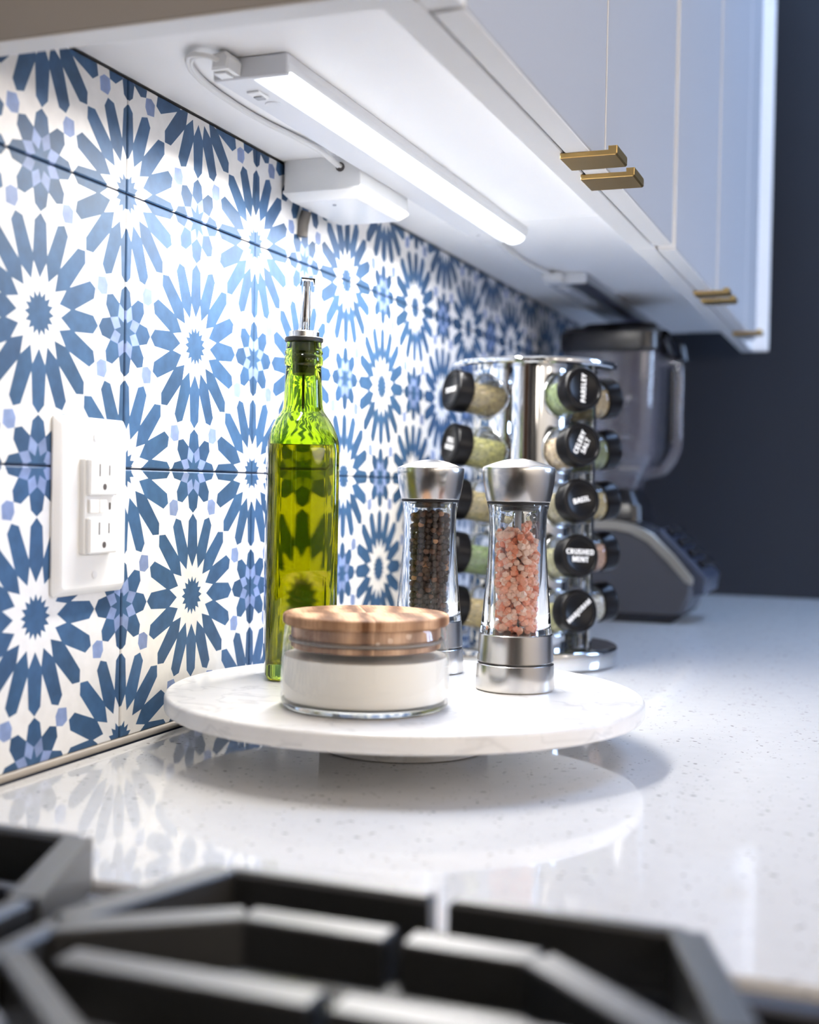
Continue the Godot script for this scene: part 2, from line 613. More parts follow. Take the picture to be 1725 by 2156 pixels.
# ---------------------------------------------------------------- room
func room() -> void:
	var w := structure("wall_left")
	part("plaster", box(Vector3(-0.13, 0, BACK - 0.12), Vector3(-0.0085, 2.74, 3.1), 0), M.plaster, w)
	part("plaster", box(Vector3(-0.0085, UNDER + 0.002, BACK), Vector3(-0.0005, 2.74, 3.0), 0), M.plaster, w)
	part("grout", box(Vector3(-0.0085, CY - 0.03, BACK), Vector3(-0.0022, UNDER - 0.001, 0.8128), 0), M.grout, w)
	var shapes := {}
	for row in [-1, 0, 1]:
		for k in range(-4, 9):
			var top := minf(ROW - row * T - 0.0007, UNDER - 0.0015)
			var bot := maxf(ROW - (row + 1) * T + 0.0007, CY + 0.0062)
			var z1 := -k * T - 0.0006
			var z0 := maxf(-(k + 1) * T + 0.0006, BACK + 0.001)
			var key := "%d %d" % [row, 1 if k == 8 else 0]
			if not shapes.has(key):
				shapes[key] = tile_shape(z1 - z0, top - bot, (ROW - row * T - top) / T, (ROW - row * T - bot) / T, (z1 - z0 + 0.0009) / T)
			part("tile", shapes[key], M["tile_%d" % rng.randi_range(0, 2)], w, Vector3(rng.randf_range(-0.0005, 0.0001), top, z1))
	var tr := structure("trim_1")
	part("caulk", tube([Vector3(-0.001, CY + 0.0034, BACK + 0.002), Vector3(-0.001, CY + 0.0034, -0.6), Vector3(-0.001, CY + 0.0034, 0.277)], 0.0030, 8), M.caulk, tr)
	var b := structure("wall_back")
	part("plaster", box(Vector3(-0.13, 0, BACK - 0.12), Vector3(2.12, 2.74, BACK), 0), M.navy, b)
	var f := structure("wall_front")
	part("plaster", box(Vector3(-0.13, 0, 3.0), Vector3(2.12, 2.74, 3.12), 0), M.grey_wall, f)
	var dr := structure("door_1", Vector3(0.35, 0, 2.985))
	part("leaf", box(Vector3(-0.41, 0.002, -0.012), Vector3(0.41, 2.03, 0.014), 0.002), M.door_wood, dr)
	for q in [[-0.47, -0.41, 0.002, 2.09], [0.41, 0.47, 0.002, 2.09], [-0.41, 0.41, 2.03, 2.09]]:
		part("door_frame", box(Vector3(q[0], q[2], -0.02), Vector3(q[1], q[3], 0.0145), 0.003), M.frame_white, dr)
	part("door_handle", tube([Vector3(0.34, 1.0, -0.012), Vector3(0.34, 1.0, -0.06), Vector3(0.24, 1.0, -0.06)], 0.009, 8), M.brass, dr)
	var fr := thing("refrigerator", "tall dark refrigerator against the wall behind the viewer", "refrigerator", Vector3(1.45, 0, 2.62))
	part("body", box(Vector3(-0.42, 0.02, -0.33), Vector3(0.42, 1.85, 0.37), 0.01), M.blender_grey, fr)
	for s in [-1, 1]:
		var fd := part("fridge_door", box(Vector3(-0.418 if s < 0 else 0.003, 0.05, -0.37), Vector3(-0.003 if s < 0 else 0.418, 1.84, -0.332), 0.008), M.blender_black, fr)
		part("handle", tube([Vector3(s * 0.04, 0.7, -0.37), Vector3(s * 0.04, 0.7, -0.41), Vector3(s * 0.04, 1.5, -0.41), Vector3(s * 0.04, 1.5, -0.37)], 0.009, 8), M.chrome, fd)
	part("foot", box(Vector3(-0.38, 0, -0.3), Vector3(0.38, 0.02, 0.34), 0.002), M.rubber, fr)
	# the window wall across the room
	var r := structure("wall_right")
	for q in [[0.0, 1.15, BACK, 3.0], [2.15, 2.74, BACK, 3.0], [1.15, 2.15, BACK, -1.50], [1.15, 2.15, -0.90, 3.0]]:
		part("plaster", box(Vector3(2.0, q[0], q[2]), Vector3(2.12, q[1], q[3]), 0), M.plaster, r)
	var win := structure("window_1", Vector3(2.06, 1.15, -1.20))
	for q in [[0, 1.0, -0.30, -0.26], [0, 1.0, 0.26, 0.30], [0, 0.04, -0.26, 0.26], [0.96, 1.0, -0.26, 0.26], [0.04, 0.96, -0.02, 0.02]]:
		part("window_frame", box(Vector3(-0.04, q[0], q[2]), Vector3(0.04, q[1], q[3]), 0.004), M.frame_white, win)
	for s in [-1, 1]:
		part("pane", box(Vector3(-0.001, 0.04, -0.12), Vector3(0.001, 0.96, 0.12), 0), M.window_glass, win, Vector3(0, 0, s * 0.14))
	var fl := structure("floor")
	part("boards", box(Vector3(-0.13, -0.1, BACK - 0.12), Vector3(2.12, 0, 3.12), 0), M.floor_wood, fl)
	var ce := structure("ceiling")
	for q in [[-0.13, 0.5, BACK - 0.12, 3.12], [1.4, 2.12, BACK - 0.12, 3.12], [0.5, 1.4, BACK - 0.12, -1.66], [0.5, 1.4, -0.86, 3.12]]:
		part("plaster", box(Vector3(q[0], 2.74, q[2]), Vector3(q[1], 2.84, q[3]), 0), M.ceiling_paint, ce)
	var w2 := structure("window_2", Vector3(0.95, 2.80, -1.26))
	for q in [[-0.45, 0.45, -0.40, -0.36], [-0.45, 0.45, 0.36, 0.40], [-0.45, -0.41, -0.36, 0.36], [0.41, 0.45, -0.36, 0.36]]:
		part("window_frame", box(Vector3(q[0], -0.03, q[2]), Vector3(q[1], 0.03, q[3]), 0.004), M.frame_white, w2)
	part("pane", box(Vector3(-0.41, -0.001, -0.36), Vector3(0.41, 0.001, 0.36), 0), M.window_glass, w2)
	var cl := thing("ceiling_light", "round warm flush ceiling lamp over the middle of the kitchen", "ceiling lamp", Vector3(1.25, 2.74, 1.3))
	part("rim", lathe([Vector2(0, -0.03), Vector2(0.17, -0.03), Vector2(0.19, -0.025), Vector2(0.19, 0), Vector2(0, 0)], 48), M.frame_white, cl)
	part("lamp_shade", lathe([Vector2(0, -0.055), Vector2(0.08, -0.052), Vector2(0.14, -0.042), Vector2(0.16, -0.031), Vector2(0, -0.031)], 48), M.ceiling_lamp, cl)
	var al := AreaLight3D.new()
	al.name = "lamp_light"
	al.area_size = Vector2(0.28, 0.28)
	al.light_color = Color(1.0, 0.92, 0.83)
	al.light_energy = 0.3
	al.area_range = 8.0
	al.shadow_enabled = true
	al.position = Vector3(0, -0.06, 0)
	al.rotation.x = -PI / 2
	cl.add_child(al)
	for k in 3:
		var pl := thing("pendant_lamp", ["nearest", "middle", "farthest"][k] + " of three white globe pendant lamps hanging in the room to the right", "pendant lamp", Vector3(1.5, 1.42, 1.6 - k * 0.75))
		part("globe", lathe(globe(0.11), 48), M.ceiling_lamp, pl)
		part("cap", lathe([Vector2(0, 0.1), Vector2(0.05, 0.1), Vector2(0.045, 0.13), Vector2(0.008, 0.14), Vector2(0, 0.14)], 32), M.brass, pl)
		part("cable", lathe([Vector2(0, 0.139), Vector2(0.003, 0.139), Vector2(0.003, 1.3205), Vector2(0, 1.3205)], 8), M.rubber, pl)
		var om := OmniLight3D.new()
		om.name = "lamp_light"
		om.light_color = Color(1.0, 0.945, 0.88)
		om.light_energy = 0.27
		om.omni_range = 8.0
		om.omni_attenuation = 2.0
		om.light_size = 0.1
		om.shadow_enabled = true
		pl.add_child(om)

func globe(r: float) -> Array:
	var p := []
	for k in 19: p.append(Vector2(r * sin(k * PI / 18), -r * cos(k * PI / 18)))
	return p

func tile_shape(w: float, h: float, v0: float, v1: float, u1: float) -> ArrayMesh:
	# hangs from its top edge, its right edge (as seen) at -z; front face at x = 0
	var st := st_new()
	var b := 0.0009
	var P := func(u: float, v: float, d: float) -> Vector3: return Vector3(-d, -v, -u)
	var uv := func(u: float, v: float) -> Vector2: return Vector2(0.0045 + u / w * (u1 - 0.009), clampf(v0 + (v / h) * (v1 - v0), 0.004, 0.996))
	var o := [[0.0, h], [w, h], [w, 0.0], [0.0, 0.0]]
	var i_ := [[b, h - b], [w - b, h - b], [w - b, b], [b, b]]
	var fp := []
	var fu := []
	for q in i_:
		fp.append(P.call(q[0], q[1], 0.0))
		fu.append(uv.call(q[0], q[1]))
	face(st, fp, fu)
	for k in 4:
		var j := (k + 1) % 4
		var ua: Vector2 = uv.call(i_[k][0], i_[k][1])
		var ub: Vector2 = uv.call(i_[j][0], i_[j][1])
		face(st, [P.call(o[k][0], o[k][1], b * 0.8), P.call(o[j][0], o[j][1], b * 0.8), fp[j], fp[k]], [ua, ub, ub, ua])
		face(st, [P.call(o[k][0], o[k][1], 0.008), P.call(o[j][0], o[j][1], 0.008), P.call(o[j][0], o[j][1], b * 0.8), P.call(o[k][0], o[k][1], b * 0.8)], [ua, ub, ub, ua])
	return st.commit()

func worktop() -> void:
	var t := thing("countertop", "white speckled stone worktop running along the tiled wall", "countertop", Vector3(0, CY, 0))
	part("slab", box(Vector3(0.0005, -0.03, BACK + 0.002), Vector3(0.655, 0, 0.278), 0.002), M.quartz, t)
	var c := thing("base_cabinet", "white base cabinet carrying the speckled stone worktop", "cabinet", Vector3(0, 0, 0))
	part("body", box(Vector3(0.002, 0.1, BACK + 0.004), Vector3(0.60, CY - 0.0302, 0.276), 0.002), M.paint, c)
	part("plinth", box(Vector3(0.002, 0.0, BACK + 0.004), Vector3(0.54, 0.1, 0.27), 0.001), M.paint, c)
	for k in 3:
		part("cabinet_door", box(Vector3(0.6005, 0.11, -1.69 + k * 0.655), Vector3(0.62, CY - 0.035, -1.69 + k * 0.655 + 0.65), 0.002), M.paint, c)

# ---------------------------------------------------------------- wall cabinets
func pull(z0: float, z1: float, door: Node3D) -> void:
	# an edge pull: a brass plate under the door with an upturned front lip
	var x := Transform3D(Basis.IDENTITY, Vector3(0, SILL - 0.0045, z0))
	part("door_pull", prism([Vector2(0.2885, 0), Vector2(0.3318, 0), Vector2(0.333, 0.0012), Vector2(0.333, 0.0072), Vector2(0.3262, 0.0072), Vector2(0.3262, 0.0042), Vector2(0.2885, 0.0042)], x, z1 - z0, 0.0005), M.brass, door)

func upper_cabinet(label: String, z0: float, z1: float, doors: Array, pulls: Array, near_panel: bool, far_panel: bool) -> void:
	var c := thing("upper_cabinet", label, "cabinet")
	var top := SILL + 0.76
	var body := st_new()
	add_box(body, Vector3(0.0005, UNDER, z0), Vector3(0.268, top, z1), 0.0006)
	part("body", body.commit(), M.melamine, c)
	part("face_frame", box(Vector3(0.268, SILL, z0), Vector3(0.2905, top, z1), 0.0008), M.paint, c)
	if near_panel:
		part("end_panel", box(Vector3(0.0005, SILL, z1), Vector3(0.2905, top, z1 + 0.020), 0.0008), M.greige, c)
		part("edge_band", box(Vector3(0.0005, SILL - 0.0012, z1), Vector3(0.2905, SILL - 0.0001, z1 + 0.020), 0.0003), M.paint, c)
		part("stile", box(Vector3(0.2907, SILL, z1 - 0.0125), Vector3(0.3125, top, z1 + 0.020), 0.0008), M.paint, c)
	if far_panel:
		part("end_panel", box(Vector3(0.2907, SILL, z0), Vector3(0.317, top, z0 + 0.02), 0.0008), M.paint, c)
	for d in doors:
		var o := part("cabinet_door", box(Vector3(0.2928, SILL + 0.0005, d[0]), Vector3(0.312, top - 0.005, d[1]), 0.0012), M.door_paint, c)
		part("edge_band", box(Vector3(0.2928, SILL + 0.0005, d[1] + 0.0001), Vector3(0.3118, top - 0.005, d[1] + 0.0011), 0.0003), M.paint, o)
		part("edge_band", box(Vector3(0.2928, SILL - 0.0006, d[0] + 0.0005), Vector3(0.3116, SILL + 0.0004, d[1]), 0.0003), M.paint, o)
		for p in pulls:
			if p[0] >= d[0] and p[1] <= d[1]: pull(p[0], p[1], o)

func cabinets() -> void:
	upper_cabinet("nearest white wall cabinet, with a grey shaded end panel and two brass edge pulls", -0.557, 0.166, [[-0.2058, 0.149], [-0.544, -0.2115]], [[-0.194, -0.154], [-0.266, -0.224]], true, false)
	upper_cabinet("middle white wall cabinet above the spice rack, its brass pulls close together", -1.27, -0.558, [[-0.903, -0.571], [-1.262, -0.921]], [[-0.897, -0.862], [-0.965, -0.93]], false, false)
	upper_cabinet("farthest narrow white wall cabinet against the navy wall, with one brass pull", BACK + 0.085, -1.271, [[-1.43, -1.267]], [[-1.335, -1.298]], false, true)

# ---------------------------------------------------------------- lamps and cords under the cabinets
func light_bar(label: String, z1: float, lit: bool) -> void:
	var l := thing("under_cabinet_light", label, "lamp", Vector3(0.08, UNDER, z1))
	var n := 0.62
	part("housing", prism([Vector2(0, -0.013), Vector2(0.002, -0.015), Vector2(0.028, -0.0145), Vector2(0.030, -0.0105), Vector2(0.054, -0.0105), Vector2(0.057, -0.006), Vector2(0.057, -0.0003), Vector2(0, -0.0003)], Transform3D(Basis.IDENTITY, Vector3(0, 0, -n)), n, 0.001), M.lamp_plastic, l)
	var arc := [Vector2(0.0302, -0.0103)]
	for k in 9:
		var a := PI + k * PI / 8
		arc.append(Vector2(0.0425 + 0.0122 * cos(a), -0.0112 + 0.0068 * sin(a)))
	arc.append(Vector2(0.0548, -0.0103))
	part("diffuser", prism(arc, Transform3D(Basis.IDENTITY, Vector3(0, 0, -n + 0.004)), n - 0.014, 0.001), M.diffuser if lit else M.diffuser_off, l)
	if not lit: (l.get_node("housing") as MeshInstance3D).material_override = M.lamp_grey
	var e := part("end_cap", box(Vector3(-0.0003, -0.0155, -0.0035), Vector3(0.0575, -0.0004, 0.0015), 0.001), M.lamp_plastic, l)
	part("socket", box(Vector3(0.012, -0.0125, 0.0012), Vector3(0.021, -0.0035, 0.0019), 0.0002), M.slot, e)
	var s := part("switch", box(Vector3(0.011, -0.0165, -0.044), Vector3(0.021, -0.0145, -0.027), 0.0006), M.white_plastic, l)
	part("rocker", box(Vector3(0.0125, -0.0175, -0.042), Vector3(0.0195, -0.0163, -0.035), 0.0004), M.lamp_grey, s)
	part("sensor", lathe(rounded(0.0062, -0.0158, -0.0140, 0.0006), 24), M.lamp_plastic, l, Vector3(0.016, 0, -0.060))
	part("clip_screw", lathe(rounded(0.002, -0.0155, -0.0140, 0.0004), 12), M.lamp_grey, l, Vector3(0.014, 0, -n + 0.05))
	if lit:
		var al := AreaLight3D.new()
		al.name = "lamp_light"
		al.area_size = Vector2(0.024, n - 0.02)
		al.light_color = Color(1.0, 0.985, 0.965)
		al.light_energy = 0.53
		al.area_range = 6.0
		al.shadow_enabled = true
		al.position = Vector3(0.0425, -0.0200, -n / 2)
		al.basis = Basis(Vector3.BACK, deg_to_rad(8)) * Basis(Vector3.RIGHT, -PI / 2)
		l.add_child(al)

func on_under(u: float, v: float, drop: float) -> Vector3:
	return Vector3(u, UNDER - drop, v)

func under_cabinet() -> void:
	light_bar("lit white LED strip lamp under the nearest cabinet, beside the white junction box", 0.014, true)
	light_bar("unlit LED strip lamp under the cabinet, beyond the lit one", -0.905, false)
	var p := thing("power_cord", "white two-core cord curling from the lit strip lamp to the junction box", "cord")
	part("plug", prism([Vector2(-0.007, -0.006), Vector2(0.006, -0.006), Vector2(0.007, 0.002), Vector2(0.004, 0.006), Vector2(-0.006, 0.005)], Transform3D(Basis.IDENTITY, Vector3(0.0965, UNDER - 0.008, 0.0161)), 0.020, 0.0015), M.cord, p)
	part("plug_latch", box(Vector3(0.088, UNDER - 0.0155, 0.018), Vector3(0.098, UNDER - 0.0142, 0.03), 0.0008), M.white_plastic, p)
	for k in 2:
		var o := 0.0026 * k
		var path := smooth([Vector3(0.0955, UNDER - 0.008, 0.034), Vector3(0.089 - o * 0.5, UNDER - 0.0066, 0.0415 + o), Vector3(0.078 - o, UNDER - 0.005, 0.038 + o), Vector3(0.0665 - o, UNDER - 0.0035, 0.023), Vector3(0.0575 - o, UNDER - 0.0025, 0.0),
			Vector3(0.0515 - o, UNDER - 0.0025, -0.035), Vector3(0.0485 - o, UNDER - 0.0025, -0.085), Vector3(0.0495 - o, UNDER - 0.0025, -0.13), Vector3(0.0545 - o, UNDER - 0.003, -0.175), Vector3(0.059 - o, UNDER - 0.005, -0.215), Vector3(0.061 - o, UNDER - 0.0095, -0.249)], 8)
		part("wire", tube(path, 0.0018, 10), M.cord, p)
	var q := thing("link_cord", "short white cord joining the two strip lamps under the cabinet", "cord")
	part("wire", tube(smooth([Vector3(0.095, UNDER - 0.009, -0.6065), Vector3(0.092, UNDER - 0.006, -0.64), Vector3(0.084, UNDER - 0.004, -0.71), Vector3(0.083, UNDER - 0.004, -0.79), Vector3(0.090, UNDER - 0.006, -0.86), Vector3(0.095, UNDER - 0.008, -0.886)], 8), 0.0032, 10), M.cord, q)
	part("plug", box(Vector3(0.082, UNDER - 0.0145, -0.902), Vector3(0.108, UNDER - 0.002, -0.882), 0.002), M.cord, q)
	# the junction box: flat sides, a sloping lower rim and a shallow cover
	var j := thing("junction_box", "white plastic junction box fixed under the cabinet against the tiles", "junction box", Vector3(0.0415, UNDER, -0.311))
	var st := st_new()
	add_loft(st, [square_ring(0.0385, 0.002, -0.0275, 4, false, 0.060), square_ring(0.0385, 0.002, -0.0002, 4, false, 0.060)], true, true)
	part("housing", st.commit(), M.white_plastic, j)
	var cv := st_new()
	add_loft(cv, [square_ring(0.0310, 0.004, -0.0375, 4, false, 0.0525), square_ring(0.0335, 0.004, -0.0365, 4, false, 0.055), square_ring(0.0395, 0.002, -0.0300, 4, false, 0.061), square_ring(0.0395, 0.002, -0.0276, 4, false, 0.061)], true, true, 30)
	part("cover", cv.commit(), M.white_plastic, j)
	part("screw", lathe(rounded(0.0018, -0.0385, -0.037, 0.0004), 12), M.lamp_grey, j, Vector3(0.002, 0, 0.035))
	part("cord_grommet", lathe(rounded(0.0042, 0.0, 0.0015, 0.0004), 16, Transform3D(Basis(Vector3.RIGHT, PI / 2), Vector3(0.0185, -0.0098, 0.0601))), M.slot, j)
	var c := thing("conduit_stub", "grey cable stub on the tiles just below the junction box", "cable")
	part("sleeve", tube([Vector3(0.0035, UNDER - 0.062, -0.291), Vector3(0.0045, UNDER - 0.050, -0.291), Vector3(0.0075, UNDER - 0.0385, -0.291)], 0.0052, 12), M.conduit, c)

# ---------------------------------------------------------------- outlet
func outlet() -> void:
	var o := thing("wall_outlet", "white double wall outlet with test buttons on the blue patterned tiles", "outlet", Vector3(0, CY + 0.1799, 0.0445))
	var st := st_new()
	var X := Transform3D(Basis(Vector3(0, 0, -1), Vector3(1, 0, 0), Vector3(0, -1, 0)), Vector3.ZERO)
	var rings := []
	for q in [[0.0428, 0.0625, 0.0003], [0.0428, 0.0625, 0.0015], [0.0395, 0.0592, 0.0052], [0.0375, 0.0572, 0.0062]]:
		var ring := []
		for p in square_ring(q[0], 0.004, q[2], 5, false, q[1]): ring.append(X * p)
		rings.append(ring)
	add_loft(st, rings, true, true, 25)
	part("face_plate", st.commit(), M.white_plastic, o)
	var d := part("receptacle_body", box(Vector3(0.0055, -0.0335, -0.0185), Vector3(0.0105, 0.0335, 0.0185), 0.0008), M.white_plastic, o)
	for s in [1, -1]:
		var y: float = s * 0.0205
		var f := part("socket", box(Vector3(0.0095, y - 0.0128, -0.0172), Vector3(0.0142, y + 0.0128, 0.0172), 0.0012), M.white_plastic, o)
		part("slot", box(Vector3(0.0138, y + 0.0005, 0.0052), Vector3(0.01435, y + 0.0092, 0.0066), 0.0001), M.slot, f)
		part("slot", box(Vector3(0.0138, y + 0.0012, -0.0064), Vector3(0.01435, y + 0.0085, -0.0052), 0.0001), M.slot, f)
		part("ground_hole", lathe(rounded(0.0023, 0, 0.0006, 0.0001), 16, Transform3D(Basis(Vector3.BACK, -PI / 2), Vector3(0.01378, y - 0.0068, -0.0002))), M.slot, f)
	for k in 2:
		part("button", box(Vector3(0.0100, -0.0048, [0.0040, -0.0058][k]), Vector3(0.0128, 0.0048, [0.0150, 0.0034][k]), 0.0006), M.white_plastic, d)
	part("indicator", box(Vector3(0.0100, -0.0025, -0.0125), Vector3(0.0112, 0.0025, -0.0108), 0.0002), M.slot, d)
	for s in [1, -1]:
		part("screw", lathe(rounded(0.0030, 0, 0.0012, 0.0005), 16, Transform3D(Basis(Vector3.BACK, -PI / 2), Vector3(0.0058, s * 0.0486, 0.0))), M.lamp_plastic, o)

# ---------------------------------------------------------------- on the turntable
func turntable() -> void:
	var t := thing("turntable", "round white marble turntable standing on the worktop", "turntable", Vector3(0.1906, CY, -0.0954))
	part("plate", lathe(rounded(0.1804, 0.0300, 0.043, 0.0018, 0.0035), 160), M.marble, t)
	part("foot", lathe(rounded(0.0645, 0.0005, 0.0305, 0.001), 96), M.marble, t)

func bottle() -> void:
	var b := thing("oil_bottle", "tall square green glass bottle of olive oil with a steel pourer", "bottle", Vector3(0.0914, TT, -0.1153), 0.447 + 0.075)
	var out := [[0.0225, 0.0085, 0.0004], [0.0262, 0.0095, 0.0014], [0.0280, 0.0100, 0.0050], [0.0281, 0.0100, 0.10], [0.0281, 0.0102, 0.182], [0.0277, 0.0118, 0.189], [0.0266, 0.0150, 0.1945], [0.0246, 0.0182, 0.2005], [0.0220, 0.0195, 0.2060], [0.0190, 0.0186, 0.2105],
		[0.0167, 0.0167, 0.2140], [0.0159, 0.0159, 0.2180], [0.0150, 0.0150, 0.232], [0.0141, 0.0141, 0.2490], [0.0148, 0.0148, 0.2500], [0.0155, 0.0155, 0.2510], [0.0155, 0.0155, 0.2565], [0.0149, 0.0149, 0.2575], [0.0146, 0.0146, 0.2582], [0.0153, 0.0153, 0.2595], [0.0153, 0.0153, 0.2610], [0.0144, 0.0144, 0.2622], [0.0143, 0.0143, 0.2675], [0.0138, 0.0138, 0.2682]]
	var inn := [[0.0108, 0.0108, 0.2682], [0.0105, 0.0105, 0.2675], [0.0107, 0.0107, 0.249], [0.0118, 0.0118, 0.232], [0.0128, 0.0128, 0.217], [0.0140, 0.0140, 0.212], [0.0188, 0.0180, 0.2055], [0.0218, 0.0172, 0.199], [0.0238, 0.0128, 0.193], [0.0247, 0.0092, 0.187], [0.0251, 0.0080, 0.180], [0.0251, 0.0080, 0.10], [0.0250, 0.0080, 0.019], [0.0235, 0.0080, 0.0155], [0.0200, 0.0080, 0.0140]]
	var rings := []
	for q in out: rings.append(square_ring(q[0], q[1], q[2], 12))
	for q in inn: rings.append(square_ring(q[0], q[1], q[2], 12))
	var st := st_new()
	add_loft(st, rings, true, true, 50)
	part("glass", st.commit(), M.bottle_glass, b)
	var oil := st_new()
	rings = []
	for q in [[0.0203, 0.0083, 0.0137], [0.0238, 0.0083, 0.0152], [0.0254, 0.0083, 0.019], [0.0255, 0.0083, 0.10], [0.0255, 0.0083, 0.180], [0.0252, 0.0095, 0.1862]]: rings.append(square_ring(q[0], q[1], q[2], 12))
	add_loft(oil, rings, true, true, 50)
	part("oil", oil.commit(), M.oil, b)
	var s := part("stopper", lathe([Vector2(0, 0.2440), Vector2(0.0088, 0.2440), Vector2(0.0092, 0.246), Vector2(0.0101, 0.267), Vector2(0.0101, 0.2686), Vector2(0.0148, 0.2686), Vector2(0.0154, 0.2692), Vector2(0.0154, 0.2716), Vector2(0.0148, 0.2722), Vector2(0, 0.2722)], 48), M.rubber, b)
	part("air_tube", lathe([Vector2(0, 0.2146), Vector2(0.0011, 0.2146), Vector2(0.0011, 0.2438), Vector2(0, 0.2438)], 12), M.steel_dark, s)
	part("collar", lathe([Vector2(0, 0.2724), Vector2(0.0121, 0.2724), Vector2(0.0122, 0.2764), Vector2(0.0116, 0.2772), Vector2(0, 0.2774)], 48), M.steel, b)
	# the spout leans a little to the right of the photograph
	var lean := Vector3(0.0017, 0, 0.0)
	var path := []
	var sp := st_new()
	rings = []
	for q in [[0.0000, 0.2772, 0.0052], [0.05, 0.2800, 0.0044], [0.30, 0.289, 0.0043], [0.7, 0.305, 0.0034], [0.97, 0.3165, 0.0028], [1.0, 0.3175, 0.0026]]:
		var c: Vector3 = lean * q[0] + Vector3(0, q[1], 0)
		var ring := []
		for k in 20:
			var a := k * TAU / 20
			ring.append(c + Vector3(cos(a), 0, -sin(a)) * q[2])
		rings.append(ring)
	add_loft(sp, rings, true, true, 50)
	part("spout", sp.commit(), M.chrome, b)
	var vent := part("vent", tube([Vector3(0, 0.2775, 0.0046), Vector3(0.0002, 0.2815, 0.0043), Vector3(0.0006, 0.284, 0.0034)], 0.0016, 10), M.chrome, b)
	vent.set_meta("label", "short air vent at the foot of the spout")
	part("flap", prism([Vector2(-0.0045, 0.3140), Vector2(-0.0034, 0.3138), Vector2(-0.003, 0.3178), Vector2(0.0052, 0.3178), Vector2(0.0062, 0.3142), Vector2(0.0076, 0.3142), Vector2(0.0078, 0.3196), Vector2(-0.0038, 0.3202)], Transform3D(Basis.IDENTITY, Vector3(0.0006, 0, -0.0035)), 0.007, 0.0005), M.chrome, b)

